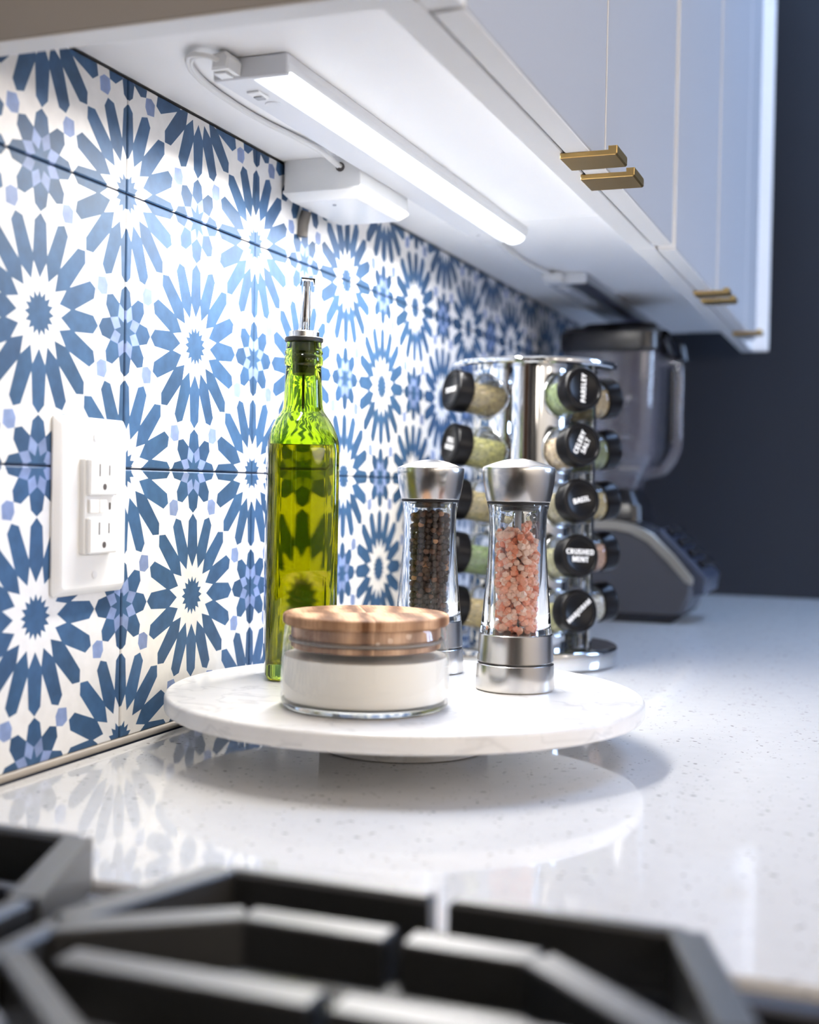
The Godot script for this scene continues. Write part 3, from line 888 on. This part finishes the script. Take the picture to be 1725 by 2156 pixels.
func mill(label: String, at: Vector3, pepper: bool) -> void:
	var m := thing("pepper_mill" if pepper else "salt_mill", label, "mill", at, 0, "pair of steel and acrylic mills on the turntable")
	part("base", lathe([Vector2(0, 0.0004), Vector2(0.0296, 0.0004), Vector2(0.0304, 0.0012), Vector2(0.0305, 0.0030), Vector2(0.0296, 0.0200), Vector2(0.0290, 0.0206), Vector2(0, 0.0206)], 96), M.steel, m)
	part("seal_ring", lathe([Vector2(0, 0.0204), Vector2(0.0284, 0.0204), Vector2(0.0284, 0.0221), Vector2(0, 0.0221)], 64), M.rubber, m)
	part("lower_sleeve", lathe([Vector2(0, 0.0219), Vector2(0.0288, 0.0219), Vector2(0.0294, 0.0226), Vector2(0.0282, 0.0428), Vector2(0.0277, 0.0434), Vector2(0, 0.0434)], 96), M.steel, m)
	var out := [Vector2(0.0172, 0.0436), Vector2(0.0274, 0.0436), Vector2(0.0277, 0.0448), Vector2(0.0272, 0.0475), Vector2(0.0258, 0.062), Vector2(0.0244, 0.078), Vector2(0.0231, 0.095), Vector2(0.0223, 0.110), Vector2(0.0219, 0.122), Vector2(0.0221, 0.131), Vector2(0.0229, 0.1385), Vector2(0.0238, 0.1422)]
	var inn := [Vector2(0.0190, 0.1422), Vector2(0.0187, 0.139), Vector2(0.0182, 0.12), Vector2(0.0180, 0.09), Vector2(0.0179, 0.05), Vector2(0.0172, 0.0436)]
	part("acrylic_body", lathe(out + inn, 96), M.acrylic, m)
	part("gasket", lathe([Vector2(0, 0.1424), Vector2(0.0239, 0.1424), Vector2(0.0241, 0.1441), Vector2(0, 0.1441)], 64), M.rubber, m)
	part("shaft", lathe([Vector2(0, 0.046), Vector2(0.0026, 0.046), Vector2(0.0026, 0.1423), Vector2(0, 0.1423)], 16), M.lamp_grey, m)
	part("spider", lathe(rounded(0.0125, 0.1385, 0.1423, 0.001), 32), M.rubber, m)
	var head := [Vector2(0, 0.1443), Vector2(0.0238, 0.1443), Vector2(0.0245, 0.1449), Vector2(0.0257, 0.1500), Vector2(0.0270, 0.1575), Vector2(0.0278, 0.1640), Vector2(0.0281, 0.1690), Vector2(0.0279, 0.1704), Vector2(0.0270, 0.1712)]
	for k in range(1, 9):
		var r := 0.0270 * (1 - k / 8.0)
		head.append(Vector2(r, 0.1712 + 0.0066 * (1 - pow(r / 0.0270, 1.7))))
	part("head", lathe(head, 96), M.steel, m)
	# filling
	var mm := MultiMesh.new()
	mm.transform_format = MultiMesh.TRANSFORM_3D
	mm.use_colors = true
	var r := RandomNumberGenerator.new()
	r.seed = 41 if pepper else 42
	var put := []
	if pepper:
		var s := SphereMesh.new()
		s.radius = 0.00255
		s.height = 0.0051
		s.radial_segments = 14
		s.rings = 8
		mm.mesh = s
		var y := 0.0462
		while y < 0.136:
			var n := 17
			var o := r.randf() * TAU
			for k in n:
				var a := o + k * TAU / n + r.randf_range(-0.06, 0.06)
				put.append([Vector3(sin(a), 0, cos(a)) * r.randf_range(0.0138, 0.0149) + Vector3(0, y + r.randf_range(-0.0012, 0.0012), 0), r.randf_range(0.86, 1.04)])
			for k in 9:
				var a := o + k * TAU / 9
				put.append([Vector3(sin(a), 0, cos(a)) * 0.0088 + Vector3(0, y + 0.002, 0), 1.0])
			y += 0.0045
	else:
		mm.mesh = crystal()
		for i in 980:
			var a := r.randf() * TAU
			var q := r.randf()
			var top := 0.118 + 0.006 * sin(a * 2 + 2.2) + 0.004 * sin(a * 5)
			var y := 0.0455 + q * (top - 0.0455)
			put.append([Vector3(sin(a), 0, cos(a)) * (r.randf_range(0.0125, 0.0152) if i < 560 else r.randf_range(0.005, 0.0125)) + Vector3(0, y, 0), r.randf_range(0.95, 1.55)])
		for i in 50:
			var a := r.randf() * TAU
			put.append([Vector3(sin(a), 0, cos(a)) * r.randf_range(0.004, 0.014) + Vector3(0, 0.116 + 0.006 * sin(a * 2 + 2.2) + 0.004 * sin(a * 5), 0), r.randf_range(0.8, 1.3)])
	mm.instance_count = put.size()
	for i in put.size():
		var bs := Basis.from_euler(Vector3(r.randf() * TAU, r.randf() * TAU, r.randf() * TAU)).scaled(Vector3.ONE * put[i][1])
		mm.set_instance_transform(i, Transform3D(bs, put[i][0]))
		var c: Color
		if pepper:
			c = srgb(84, 68, 60) if r.randf() < 0.72 else srgb(134, 94, 70)
			c = c.lerp(srgb(46, 37, 34), r.randf() * 0.5)
			if r.randf() < 0.05: c = srgb(196, 146, 104)
		else:
			c = srgb(255, 196, 168).lerp([srgb(250, 152, 116), srgb(255, 230, 214)][r.randi_range(0, 1)], r.randf())
		mm.set_instance_color(i, c.srgb_to_linear())
	var o := MultiMeshInstance3D.new()
	o.name = "peppercorns" if pepper else "salt_crystals"
	o.multimesh = mm
	o.material_override = M.pepper if pepper else M.salt
	o.set_meta("kind", "stuff")
	m.add_child(o)

func crystal() -> ArrayMesh:
	var st := st_new()
	var r := RandomNumberGenerator.new()
	r.seed = 9
	var rings := []
	for q in [[-0.0019, 0.0011], [-0.0008, 0.0021], [0.0009, 0.0019], [0.0018, 0.0010]]:
		var ring := []
		for k in 6:
			var a := k * TAU / 6
			ring.append(Vector3(cos(a), 0, -sin(a)) * q[1] * r.randf_range(0.75, 1.2) + Vector3(0, q[0], 0))
		rings.append(ring)
	add_loft(st, rings, true, true, 5)
	return st.commit()

func candle_jar() -> void:
	var j := thing("lidded_jar", "low clear glass jar of white wax under a flat striped wooden lid", "jar", Vector3(0.1906, TT, -0.0164), 0.5)
	var out := [Vector2(0.0515, 0.0056), Vector2(0.0545, 0.0050), Vector2(0.0590, 0.0050), Vector2(0.0596, 0.0085), Vector2(0.0594, 0.020), Vector2(0.0587, 0.034), Vector2(0.0578, 0.046), Vector2(0.0569, 0.0562), Vector2(0.0563, 0.0574), Vector2(0.0556, 0.0576)]
	var gl := part("glass", lathe(out, 128), M.bowl_glass, j)
	part("glass_foot", lathe([Vector2(0, 0.0006), Vector2(0.0545, 0.0004), Vector2(0.0578, 0.0014), Vector2(0.0588, 0.0034), Vector2(0.0590, 0.0049), Vector2(0.0545, 0.0049), Vector2(0, 0.0045)], 128), M.clear_glass, gl)
	part("wax", lathe([Vector2(0, 0.0051), Vector2(0.0508, 0.0051), Vector2(0.0564, 0.0065), Vector2(0.0579, 0.0098), Vector2(0.0580, 0.020), Vector2(0.0574, 0.0335), Vector2(0.0571, 0.0362), Vector2(0.0545, 0.0356), Vector2(0, 0.0352)], 96), M.wax, j)
	var l := part("lid", lathe(rounded(0.0584, 0.0580, 0.0655, 0.0022), 128), M.wood, j)
	part("lid_plug", lathe([Vector2(0, 0.0415), Vector2(0.0514, 0.0415), Vector2(0.0526, 0.0424), Vector2(0.0526, 0.0455), Vector2(0.0512, 0.0461), Vector2(0.0512, 0.0489), Vector2(0.0526, 0.0495), Vector2(0.0526, 0.0581), Vector2(0, 0.0581)], 96), M.wood, l)
	var ring := []
	for k in 96:
		ring.append(Vector3(sin(k * TAU / 96) * 0.0534, 0.0475, cos(k * TAU / 96) * 0.0534))
	part("sealing_ring", tube(ring, 0.0013, 8, true), M.silicone, l)

# ---------------------------------------------------------------- spice rack
const RACK := Vector3(0.1502, CY, -0.6004)
const TE := 0.046                        # distance of a panel's edges from the axis, its half width, its bulge, its offset
const TW := 0.0387
const TS := 0.020
const TP := 0.0145

func panel_x(s: float) -> float:         # distance from the axis at s across the panel
	var rho := (TW * TW + TS * TS) / (2 * TS)
	return TE + sqrt(maxf(0.0, rho * rho - s * s)) - (rho - TS)

func spice_rack() -> void:
	var k := thing("spice_rack", "revolving chrome spice rack holding rows of jars", "spice rack", RACK)
	part("base", lathe(rounded(0.100, 0.002, 0.0225, 0.0015, 0.004), 120), M.chrome, k)
	part("foot", lathe(rounded(0.085, 0.0002, 0.003, 0.0008), 48), M.rubber, k)
	part("top_plate", lathe([Vector2(0, 0.3330), Vector2(0.0905, 0.3330), Vector2(0.0925, 0.3345), Vector2(0.0932, 0.3370), Vector2(0.0925, 0.3392), Vector2(0.0905, 0.3402), Vector2(0, 0.3425)], 120), M.chrome, k)
	for q in 4:
		var az := PI / 4 + q * PI / 2
		var e := Vector3(sin(az), 0, cos(az))
		var p := Vector3(cos(az), 0, -sin(az))          # to the right as seen from outside
		part("panel", rack_panel(e, p), M.chrome, k)
		for t in 5:
			# the rolled rim of the hole, following the bulge
			var path := []
			for i in 40: path.append(on_panel(e, p, hole(t, i * TAU / 40, 0.0249), 0.0004))
			part("hole_rim", tube(path, 0.0015, 6, true), M.chrome, k)

func tier(t: int) -> float:              # height at which the axis of a jar meets the rack's axis, t counted from below
	return 0.0655 + t * 0.0595 - 0.0125

func hole(t: int, a: float, r: float) -> Vector2:   # a point of a hole's edge: (across the panel, height)
	var s := r * cos(a) + TP
	return Vector2(s, tier(t) + panel_x(s) * tan(deg_to_rad(8)) + r * sin(a) / cos(deg_to_rad(8)))

func on_panel(e: Vector3, p: Vector3, q: Vector2, out := 0.0) -> Vector3:
	return e * (panel_x(q.x) + out) + p * (q.x - TP) + Vector3(0, q.y, 0)

func rack_panel(e: Vector3, p: Vector3) -> ArrayMesh:
	# five bands, each between a hole and its share of the panel, with an outer and an inner skin
	var st := st_new()
	var rho := (TW * TW + TS * TS) / (2 * TS)
	var normal := func(s: float) -> Vector3: return (p * s + e * sqrt(maxf(0.0, rho * rho - s * s))).normalized()
	var n := 64
	var steps := 5
	for t in 5:
		var y0 := 0.0226 if t == 0 else tier(t) + 0.008 - 0.02975
		var y1 := 0.3328 if t == 4 else tier(t) + 0.008 + 0.02975
		var mid := hole(t, 0, 0.0)
		var grid := []
		for i in n:
			var a := i * TAU / n
			var h := hole(t, a, 0.0231)
			var d := Vector2(cos(a), sin(a))
			var k := 1e9
			if absf(d.x) > 1e-6: k = minf(k, ((TW if d.x > 0 else -TW) - mid.x) / d.x)
			if absf(d.y) > 1e-6: k = minf(k, ((y1 if d.y > 0 else y0) - mid.y) / d.y)
			var row := []
			for j in steps + 1: row.append(h.lerp(mid + d * k, float(j) / steps))
			grid.append(row)
		# put the nearest ray into each corner of the band
		for c in [Vector2(TW, y1), Vector2(-TW, y1), Vector2(-TW, y0), Vector2(TW, y0)]:
			var best := 0
			for i in n:
				if (grid[i][steps] as Vector2).distance_to(c) < (grid[best][steps] as Vector2).distance_to(c): best = i
			for j in range(1, steps + 1): grid[best][j] = (grid[best][0] as Vector2).lerp(c, float(j) / steps)
		for i in n:
			var i2 := (i + 1) % n
			for j in steps:
				var q := [grid[i][j], grid[i][j + 1], grid[i2][j + 1], grid[i2][j]]
				var po := []
				var no := []
				var pi := []
				var ni := []
				for v in q:
					po.append(on_panel(e, p, v))
					no.append(normal.call(v.x))
					pi.push_front(on_panel(e, p, v) - normal.call(v.x) * 0.0012)
					ni.push_front(-normal.call(v.x))
				var uv := [Vector2.ZERO, Vector2.ZERO, Vector2.ZERO, Vector2.ZERO]
				quad_n(st, po, no, uv)
				quad_n(st, pi, ni, uv)
			var g0: Vector2 = grid[i][0]
			var g1: Vector2 = grid[i2][0]
			face(st, [on_panel(e, p, g0), on_panel(e, p, g1), on_panel(e, p, g1) - normal.call(g1.x) * 0.0012, on_panel(e, p, g0) - normal.call(g0.x) * 0.0012])
			g0 = grid[i][steps]
			g1 = grid[i2][steps]
			face(st, [on_panel(e, p, g1), on_panel(e, p, g0), on_panel(e, p, g0) - normal.call(g0.x) * 0.0012, on_panel(e, p, g1) - normal.call(g1.x) * 0.0012])
	return st.commit()

func spice_jar() -> Node3D:
	# its axis along +z, lid outwards; the origin lies where the axis meets the rack's centre line
	var j := Node3D.new()
	var x := Transform3D(Basis(Vector3.RIGHT, PI / 2), Vector3.ZERO)
	part("glass", lathe([Vector2(0, 0.046), Vector2(0.0175, 0.046), Vector2(0.0208, 0.0475), Vector2(0.0222, 0.051), Vector2(0.0222, 0.084), Vector2(0.0210, 0.0885), Vector2(0.0205, 0.0895)], 40, x), M.jar_glass, j)
	var ring := []
	for k in 30:
		var a := k * TAU / 30
		var y := minf(sin(a), 0.5)
		var c := cos(a) if sin(a) < 0.5 else clampf(cos(a), -0.866, 0.866)
		ring.append(Vector2(c, y) * 0.0213)
	part("spice", prism(ring, Transform3D(Basis.IDENTITY, Vector3(0, 0, 0.048)), 0.041, 0.001), M.pepper, j)
	part("lid", lathe([Vector2(0, 0.0885), Vector2(0.0222, 0.0885), Vector2(0.0232, 0.0893), Vector2(0.0234, 0.1040), Vector2(0.0229, 0.1062), Vector2(0.0215, 0.1075), Vector2(0.0195, 0.1076), Vector2(0.0188, 0.1066), Vector2(0.0172, 0.1066), Vector2(0.0167, 0.1070), Vector2(0.0160, 0.1066), Vector2(0, 0.1066)], 48, x), M.lid_black, j)
	return j

func spice_jars() -> void:
	var proto := spice_jar()
	# azimuth, tier from the top, colour of the spice, words, their turn, label
	var list := [
		[45, 0, srgb(150, 172, 110), "PARSLEY", 84, "spice jar of green flakes, black lid reading PARSLEY"],
		[45, 1, srgb(226, 200, 166), "CELERY\nSALT", 62, "spice jar of cream powder, black lid reading CELERY SALT"],
		[45, 2, srgb(176, 164, 128), "BASIL", 12, "spice jar of pale dried leaves, black lid reading BASIL"],
		[45, 3, srgb(182, 178, 134), "CRUSHED\nMINT", -3, "spice jar of pale green flakes, black lid reading CRUSHED MINT"],
		[45, 4, srgb(190, 186, 128), "MARJORAM", 38, "spice jar of yellow green flakes, black lid reading MARJORAM"],
		[-45, 0, srgb(148, 130, 84), "THYME", 4, "spice jar of brown green leaves, black lid reading THYME"],
		[-45, 1, srgb(164, 162, 92), "DILL\nWEED", -8, "spice jar of yellow green weed, black lid reading DILL WEED"],
		[-45, 2, srgb(164, 148, 100), "", 0, "spice jar of tan leaves, third from top, partly behind the pepper mill's head"],
		[-45, 3, srgb(112, 140, 82), "", 0, "spice jar of green flakes right beside the pepper mill's clear body"],
		[-45, 4, srgb(180, 160, 108), "", 0, "lowest spice jar between the two mills, filled with tan seeds"],
		[135, 0, srgb(190, 164, 116), "", 0, "topmost jar at the rack's right rear, tan spice over a pale layer"],
		[135, 1, srgb(118, 130, 72), "", 0, "second jar down at the rack's right rear, dark green leaves"],
		[135, 2, srgb(190, 168, 108), "", 0, "third jar down at the rack's right rear, golden tan flakes"],
		[135, 3, srgb(200, 152, 122), "", 0, "fourth jar down at the rack's right rear, reddish pink flakes"],
		[135, 4, srgb(214, 212, 206), "", 0, "lowest jar at the rack's right rear, half full of white salt"],
		[-135, 0, srgb(96, 104, 72), "", 0, "topmost jar deep inside the rack, seen dark between two chrome panels"],
		[-135, 1, srgb(120, 96, 74), "", 0, "second jar deep inside the rack, seen below the dark topmost one"],
	]
	for i in list.size():
		var q: Array = list[i]
		var j := proto.duplicate() as Node3D
		j.name = numbered("spice_jar")
		add_child(j)
		j.position = RACK + Vector3(0, tier(4 - q[1]), 0)
		j.rotation = Vector3(deg_to_rad(-8), deg_to_rad(q[0]), 0)
		tag(j, q[5], "jar", "spice jars in the revolving rack")
		var m := StandardMaterial3D.new()
		m.resource_name = "spice_%d" % i
		m.albedo_color = q[2]
		m.albedo_texture = M.specks
		m.uv1_triplanar = true
		m.uv1_scale = Vector3.ONE * 13.0
		m.roughness = 0.8
		(j.get_node("spice") as MeshInstance3D).material_override = m
		if q[3]:
			var lines: PackedStringArray = q[3].split("\n")
			for n in lines.size():
				var o := part("lettering", words(lines[n], 0.0078 if lines[n].length() < 8 else 0.0068), M.print_white, j.get_node("lid"))
				var b := Basis(Vector3.BACK, deg_to_rad(q[4]))
				o.transform = Transform3D(b, Vector3(0, 0, 0.1068) + b * Vector3(0, (lines.size() - 1) * 0.0040 - n * 0.0080, 0))
	proto.free()

# ---------------------------------------------------------------- blender
func blender() -> void:
	var b := thing("blender", "black and grey countertop blender with a tall smoky jug, beside the navy wall", "blender", Vector3(0, CY, -1.18))
	var side := [Vector2(0.055, 0.002), Vector2(0.228, 0.002), Vector2(0.250, 0.018), Vector2(0.262, 0.046), Vector2(0.262, 0.066), Vector2(0.232, 0.100), Vector2(0.200, 0.130), Vector2(0.172, 0.144), Vector2(0.145, 0.149), Vector2(0.09, 0.149), Vector2(0.065, 0.130), Vector2(0.052, 0.06)]
	part("base", prism(side, Transform3D(Basis.IDENTITY, Vector3(0, 0, -0.08)), 0.16, 0.006), M.blender_grey, b)
	var strip := [Vector2(0.262, 0.060), Vector2(0.263, 0.069), Vector2(0.234, 0.103), Vector2(0.202, 0.134), Vector2(0.173, 0.148), Vector2(0.145, 0.153), Vector2(0.100, 0.153), Vector2(0.100, 0.138), Vector2(0.145, 0.138), Vector2(0.168, 0.134), Vector2(0.194, 0.121), Vector2(0.225, 0.092), Vector2(0.252, 0.062)]
	part("silver_trim", prism(strip, Transform3D(Basis.IDENTITY, Vector3(0, 0, 0.078)), 0.006, 0.001), M.blender_silver, b)
	var slope := Vector2(0.262, 0.066) - Vector2(0.200, 0.130)
	var p := part("control_panel", prism([Vector2(0.255, 0.040), Vector2(0.279, 0.046), Vector2(0.283, 0.070), Vector2(0.212, 0.142), Vector2(0.196, 0.133)], Transform3D(Basis.IDENTITY, Vector3(0, 0, -0.072)), 0.144, 0.004), M.blender_button, b)
	for k in 4:
		for s in [-1, 1]:
			var c := Vector2(0.222, 0.1345) + Vector2(0.0155, -0.0157) * k
			part("button", prism([c + Vector2(-0.005, 0.004), c + Vector2(0.004, -0.005), c + Vector2(0.0095, 0.0005), c + Vector2(0.0005, 0.0095)], Transform3D(Basis.IDENTITY, Vector3(0, 0, s * 0.032 - 0.024)), 0.048, 0.002), M.blender_black, p)
	part("foot_band", prism([Vector2(0.06, 0.0), Vector2(0.232, 0.0), Vector2(0.246, 0.010), Vector2(0.246, 0.014), Vector2(0.06, 0.014)], Transform3D(Basis.IDENTITY, Vector3(0, 0, -0.0815)), 0.163, 0.002), M.blender_black, b)
	var cx := 0.125
	var ring := func(h: float, cr: float, y: float, off := 0.0) -> Array:
		var out := []
		for q in square_ring(h, cr, y, 8): out.append(q + Vector3(cx + off, 0, 0))
		return out
	var n := st_new()
	add_loft(n, [ring.call(0.055, 0.02, 0.150), ring.call(0.053, 0.02, 0.176), ring.call(0.047, 0.018, 0.186), ring.call(0.040, 0.016, 0.200)], true, true, 30)
	part("jug_collar", n.commit(), M.blender_black, b)
	var jg := st_new()
	var prof := [[0.040, 0.016, 0.2005], [0.046, 0.018, 0.216], [0.066, 0.024, 0.248], [0.0695, 0.026, 0.262], [0.0715, 0.027, 0.330], [0.074, 0.028, 0.408]]
	var rings := []
	for q in prof: rings.append(ring.call(q[0], q[1], q[2]))
	for i in range(prof.size() - 1, -1, -1): rings.append(ring.call(prof[i][0] - 0.0035, prof[i][1], maxf(prof[i][2], 0.205)))
	add_loft(jg, rings, true, true, 30)
	part("jug", jg.commit(), M.smoky_plastic, b)
	var bl := part("blade_shaft", lathe([Vector2(0, 0.2055), Vector2(0.010, 0.2055), Vector2(0.007, 0.24), Vector2(0.006, 0.385), Vector2(0, 0.387)], 20), M.blender_black, b, Vector3(cx, 0, 0))
	for k in 3:
		part("blade", prism([Vector2(-0.045, 0), Vector2(0.045, 0), Vector2(0.036, 0.005), Vector2(-0.036, 0.005)], Transform3D(Basis(Vector3.UP, k * 1.1), Basis(Vector3.UP, k * 1.1) * Vector3(0, 0.23 + k * 0.05, -0.001)), 0.002, 0.0004), M.blender_silver, bl)
	var ld := st_new()
	add_loft(ld, [ring.call(0.0755, 0.028, 0.409), ring.call(0.0775, 0.028, 0.413), ring.call(0.0775, 0.028, 0.438), ring.call(0.070, 0.026, 0.446)], true, true, 30)
	var lid := part("lid", ld.commit(), M.blender_black, b)
	part("lid_latch", prism([Vector2(0.06, 0.446), Vector2(0.205, 0.442), Vector2(0.224, 0.425), Vector2(0.228, 0.404), Vector2(0.214, 0.404), Vector2(0.205, 0.425), Vector2(0.19, 0.455), Vector2(0.16, 0.459), Vector2(0.085, 0.457)], Transform3D(Basis.IDENTITY, Vector3(0, 0, -0.028)), 0.056, 0.003), M.blender_black, lid)
	# the handle: a closed loop on the room side of the jug
	var hp := smooth([Vector3(0.196, 0.398, 0), Vector3(0.216, 0.396, 0), Vector3(0.2225, 0.385, 0), Vector3(0.2225, 0.33, 0), Vector3(0.2220, 0.272, 0), Vector3(0.217, 0.252, 0), Vector3(0.203, 0.232, 0), Vector3(0.186, 0.226, 0), Vector3(0.168, 0.224, 0)], 6)
	part("handle", tube(hp, 0.0085, 14), M.smoky_plastic, b)
	part("handle_grip", tube([Vector3(0.2135, 0.385, 0), Vector3(0.2135, 0.33, 0), Vector3(0.2135, 0.272, 0)], 0.0045, 10), M.blender_black, b)

# ---------------------------------------------------------------- cooker
func cooker() -> void:
	var r := thing("range_cooker", "black gas cooker top with a steel rim in front of the worktop's end", "cooker", Vector3(0, CY, 0))
	part("body", box(Vector3(0.01, -0.9135, 0.281), Vector3(0.66, -0.03, 1.041), 0.003), M.range_steel, r)
	var rim := st_new()
	for q in [[0.02, 0.675, 0.2815, 0.297], [0.02, 0.675, 1.025, 1.0405], [0.02, 0.035, 0.297, 1.025], [0.66, 0.675, 0.297, 1.025]]:
		add_box(rim, Vector3(q[0], -0.03, q[2]), Vector3(q[1], -0.004, q[3]), 0.002)
	part("rim", rim.commit(), M.range_steel, r)
	part("hob_pan", box(Vector3(0.0355, -0.0295, 0.2975), Vector3(0.6595, -0.014, 1.0245), 0.002), M.enamel, r)
	for p in [Vector3(0.075, 0, 0.52), Vector3(0.365, 0, 0.52)]:
		var b := part("burner", lathe([Vector2(0, -0.0138), Vector2(0.052, -0.0138), Vector2(0.052, -0.006), Vector2(0.044, 0.000), Vector2(0, 0.000)], 48), M.burner, r, p)
		part("burner_cap", lathe(rounded(0.038, 0.0002, 0.009, 0.003), 48), M.burner, b)
		part("igniter", lathe(rounded(0.003, -0.0135, 0.006, 0.001), 12), M.white_plastic, b, Vector3(0.057, 0, 0.0))
	var cb := part("burner", lathe([Vector2(0, -0.0138), Vector2(0.050, -0.0138), Vector2(0.050, -0.006), Vector2(0.047, -0.003), Vector2(0, -0.003)], 48), M.burner, r, Vector3(0.230, 0, 0.452))
	part("burner_cap", lathe(rounded(0.046, -0.0029, 0.0015, 0.002), 48), M.aluminium, cb)
	part("igniter", lathe(rounded(0.0028, -0.0138, 0.015, 0.0025), 16), M.aluminium, r, Vector3(0.272, 0, 0.349))
	part("flame_sensor", tube([Vector3(0.412, -0.002, 0.346), Vector3(0.450, 0.000, 0.346)], 0.0042, 12), M.aluminium, r)
	part("sensor_tip", lathe(globe(0.0052), 16), M.aluminium, r, Vector3(0.4525, 0.000, 0.346))
	var tops := [
		["cast iron pan grate over the burner nearest the tiled wall", 0.012, 0.212, 0.112],
		["cast iron pan grate in the middle of the cooker, with notched far bar", 0.240, 0.494, 0.366]]
	for g in tops.size():
		var q: Array = tops[g]
		var o := thing("pan_grate", q[0], "grate", Vector3(0, CY, 0), 0, "cast iron grates on the cooker")
		var x0: float = q[1]
		var x1: float = q[2]
		var xc: float = q[3]
		var zf := 0.305 if g == 0 else 0.319
		var ch := 0.026
		var y0 := 0.004
		var y1 := 0.030
		var w := 0.0095
		var pts := [Vector2(x0 + ch, zf), Vector2(xc - 0.0042, zf), Vector2(xc + 0.0042, zf), Vector2(x1 - (0.033 if g == 0 else 0.029), zf)]
		part("bar", bar(pts[0], pts[1], w, y0, y1), M.iron, o)
		part("bar", bar(pts[2], pts[3], w, y0, y1), M.iron, o)
		part("bridge", bar(pts[1] - Vector2(0.004, 0), pts[2] + Vector2(0.004, 0), w * 0.9, y0, 0.0115), M.iron, o)
		part("bar", bar(pts[0], Vector2(x0, zf + 0.082), 0.0145, y0, y1, 0.001), M.iron, o)
		part("bar", bar(pts[3], Vector2(x1, zf + 0.084), 0.0145, y0, y1, 0.001), M.iron, o)
		part("bar", bar(Vector2(x0, zf + 0.082), Vector2(x0, 0.62), w, y0 + 0.006, y1), M.iron, o)
		part("bar", bar(Vector2(x1, zf + 0.084), Vector2(x1, 0.62), w, y0, y1), M.iron, o)
		part("bar", bar(Vector2(x0, 0.62), Vector2(x1, 0.62), w, y0, y1), M.iron, o)
		for k in 2:
			var z := [0.368, 0.433][k] as float
			var cut := [0.062, 0.024][k] as float
			part("finger", bar(Vector2(x0 + cut, z), Vector2(xc - 0.0035, z), 0.0155, 0.010, y1, 0.001), M.iron, o)
			part("finger", bar(Vector2(xc + 0.0035, z), Vector2(x1 - [0.075, 0.03][k], z), 0.0155, 0.010, y1, 0.001), M.iron, o)
			if k == 0:
				part("finger", bar(Vector2(x0 + cut, z), Vector2(x0 + 0.002, z + 0.042), 0.0155, 0.010, y1, 0.001), M.iron, o)
				part("finger", bar(Vector2(x1 - 0.075, z), Vector2(x1 - 0.001, z + 0.062), 0.0155, 0.010, y1, 0.001), M.iron, o)
		if g == 1: part("finger", bar(Vector2(x0 + 0.004, 0.437), Vector2(x0 + 0.085, 0.502), 0.011, 0.010, y1, 0.001), M.iron, o)
		for p in [pts[0], pts[3], Vector2(x0, 0.60), Vector2(x1, 0.60)]:
			part("grate_foot", lathe([Vector2(0, -0.0036), Vector2(0.005, -0.0036), Vector2(0.006, 0.0045), Vector2(0, 0.0045)], 12), M.iron, o, Vector3(p.x, 0, p.y + 0.004))

func _ready() -> void:
	camera_and_light()
	rng.seed = 2
	materials()
	M.specks = speck_print(4)
	room()
	worktop()
	cabinets()
	cooker()
	under_cabinet()
	outlet()
	turntable()
	bottle()
	mill("pepper mill of steel and clear acrylic, full of black peppercorns", Vector3(0.1727, TT, -0.1948), true)
	mill("salt mill of steel and clear acrylic, part filled with pink salt", Vector3(0.2656, TT, -0.1370), false)
	candle_jar()
	spice_rack()
	spice_jars()
	blender()
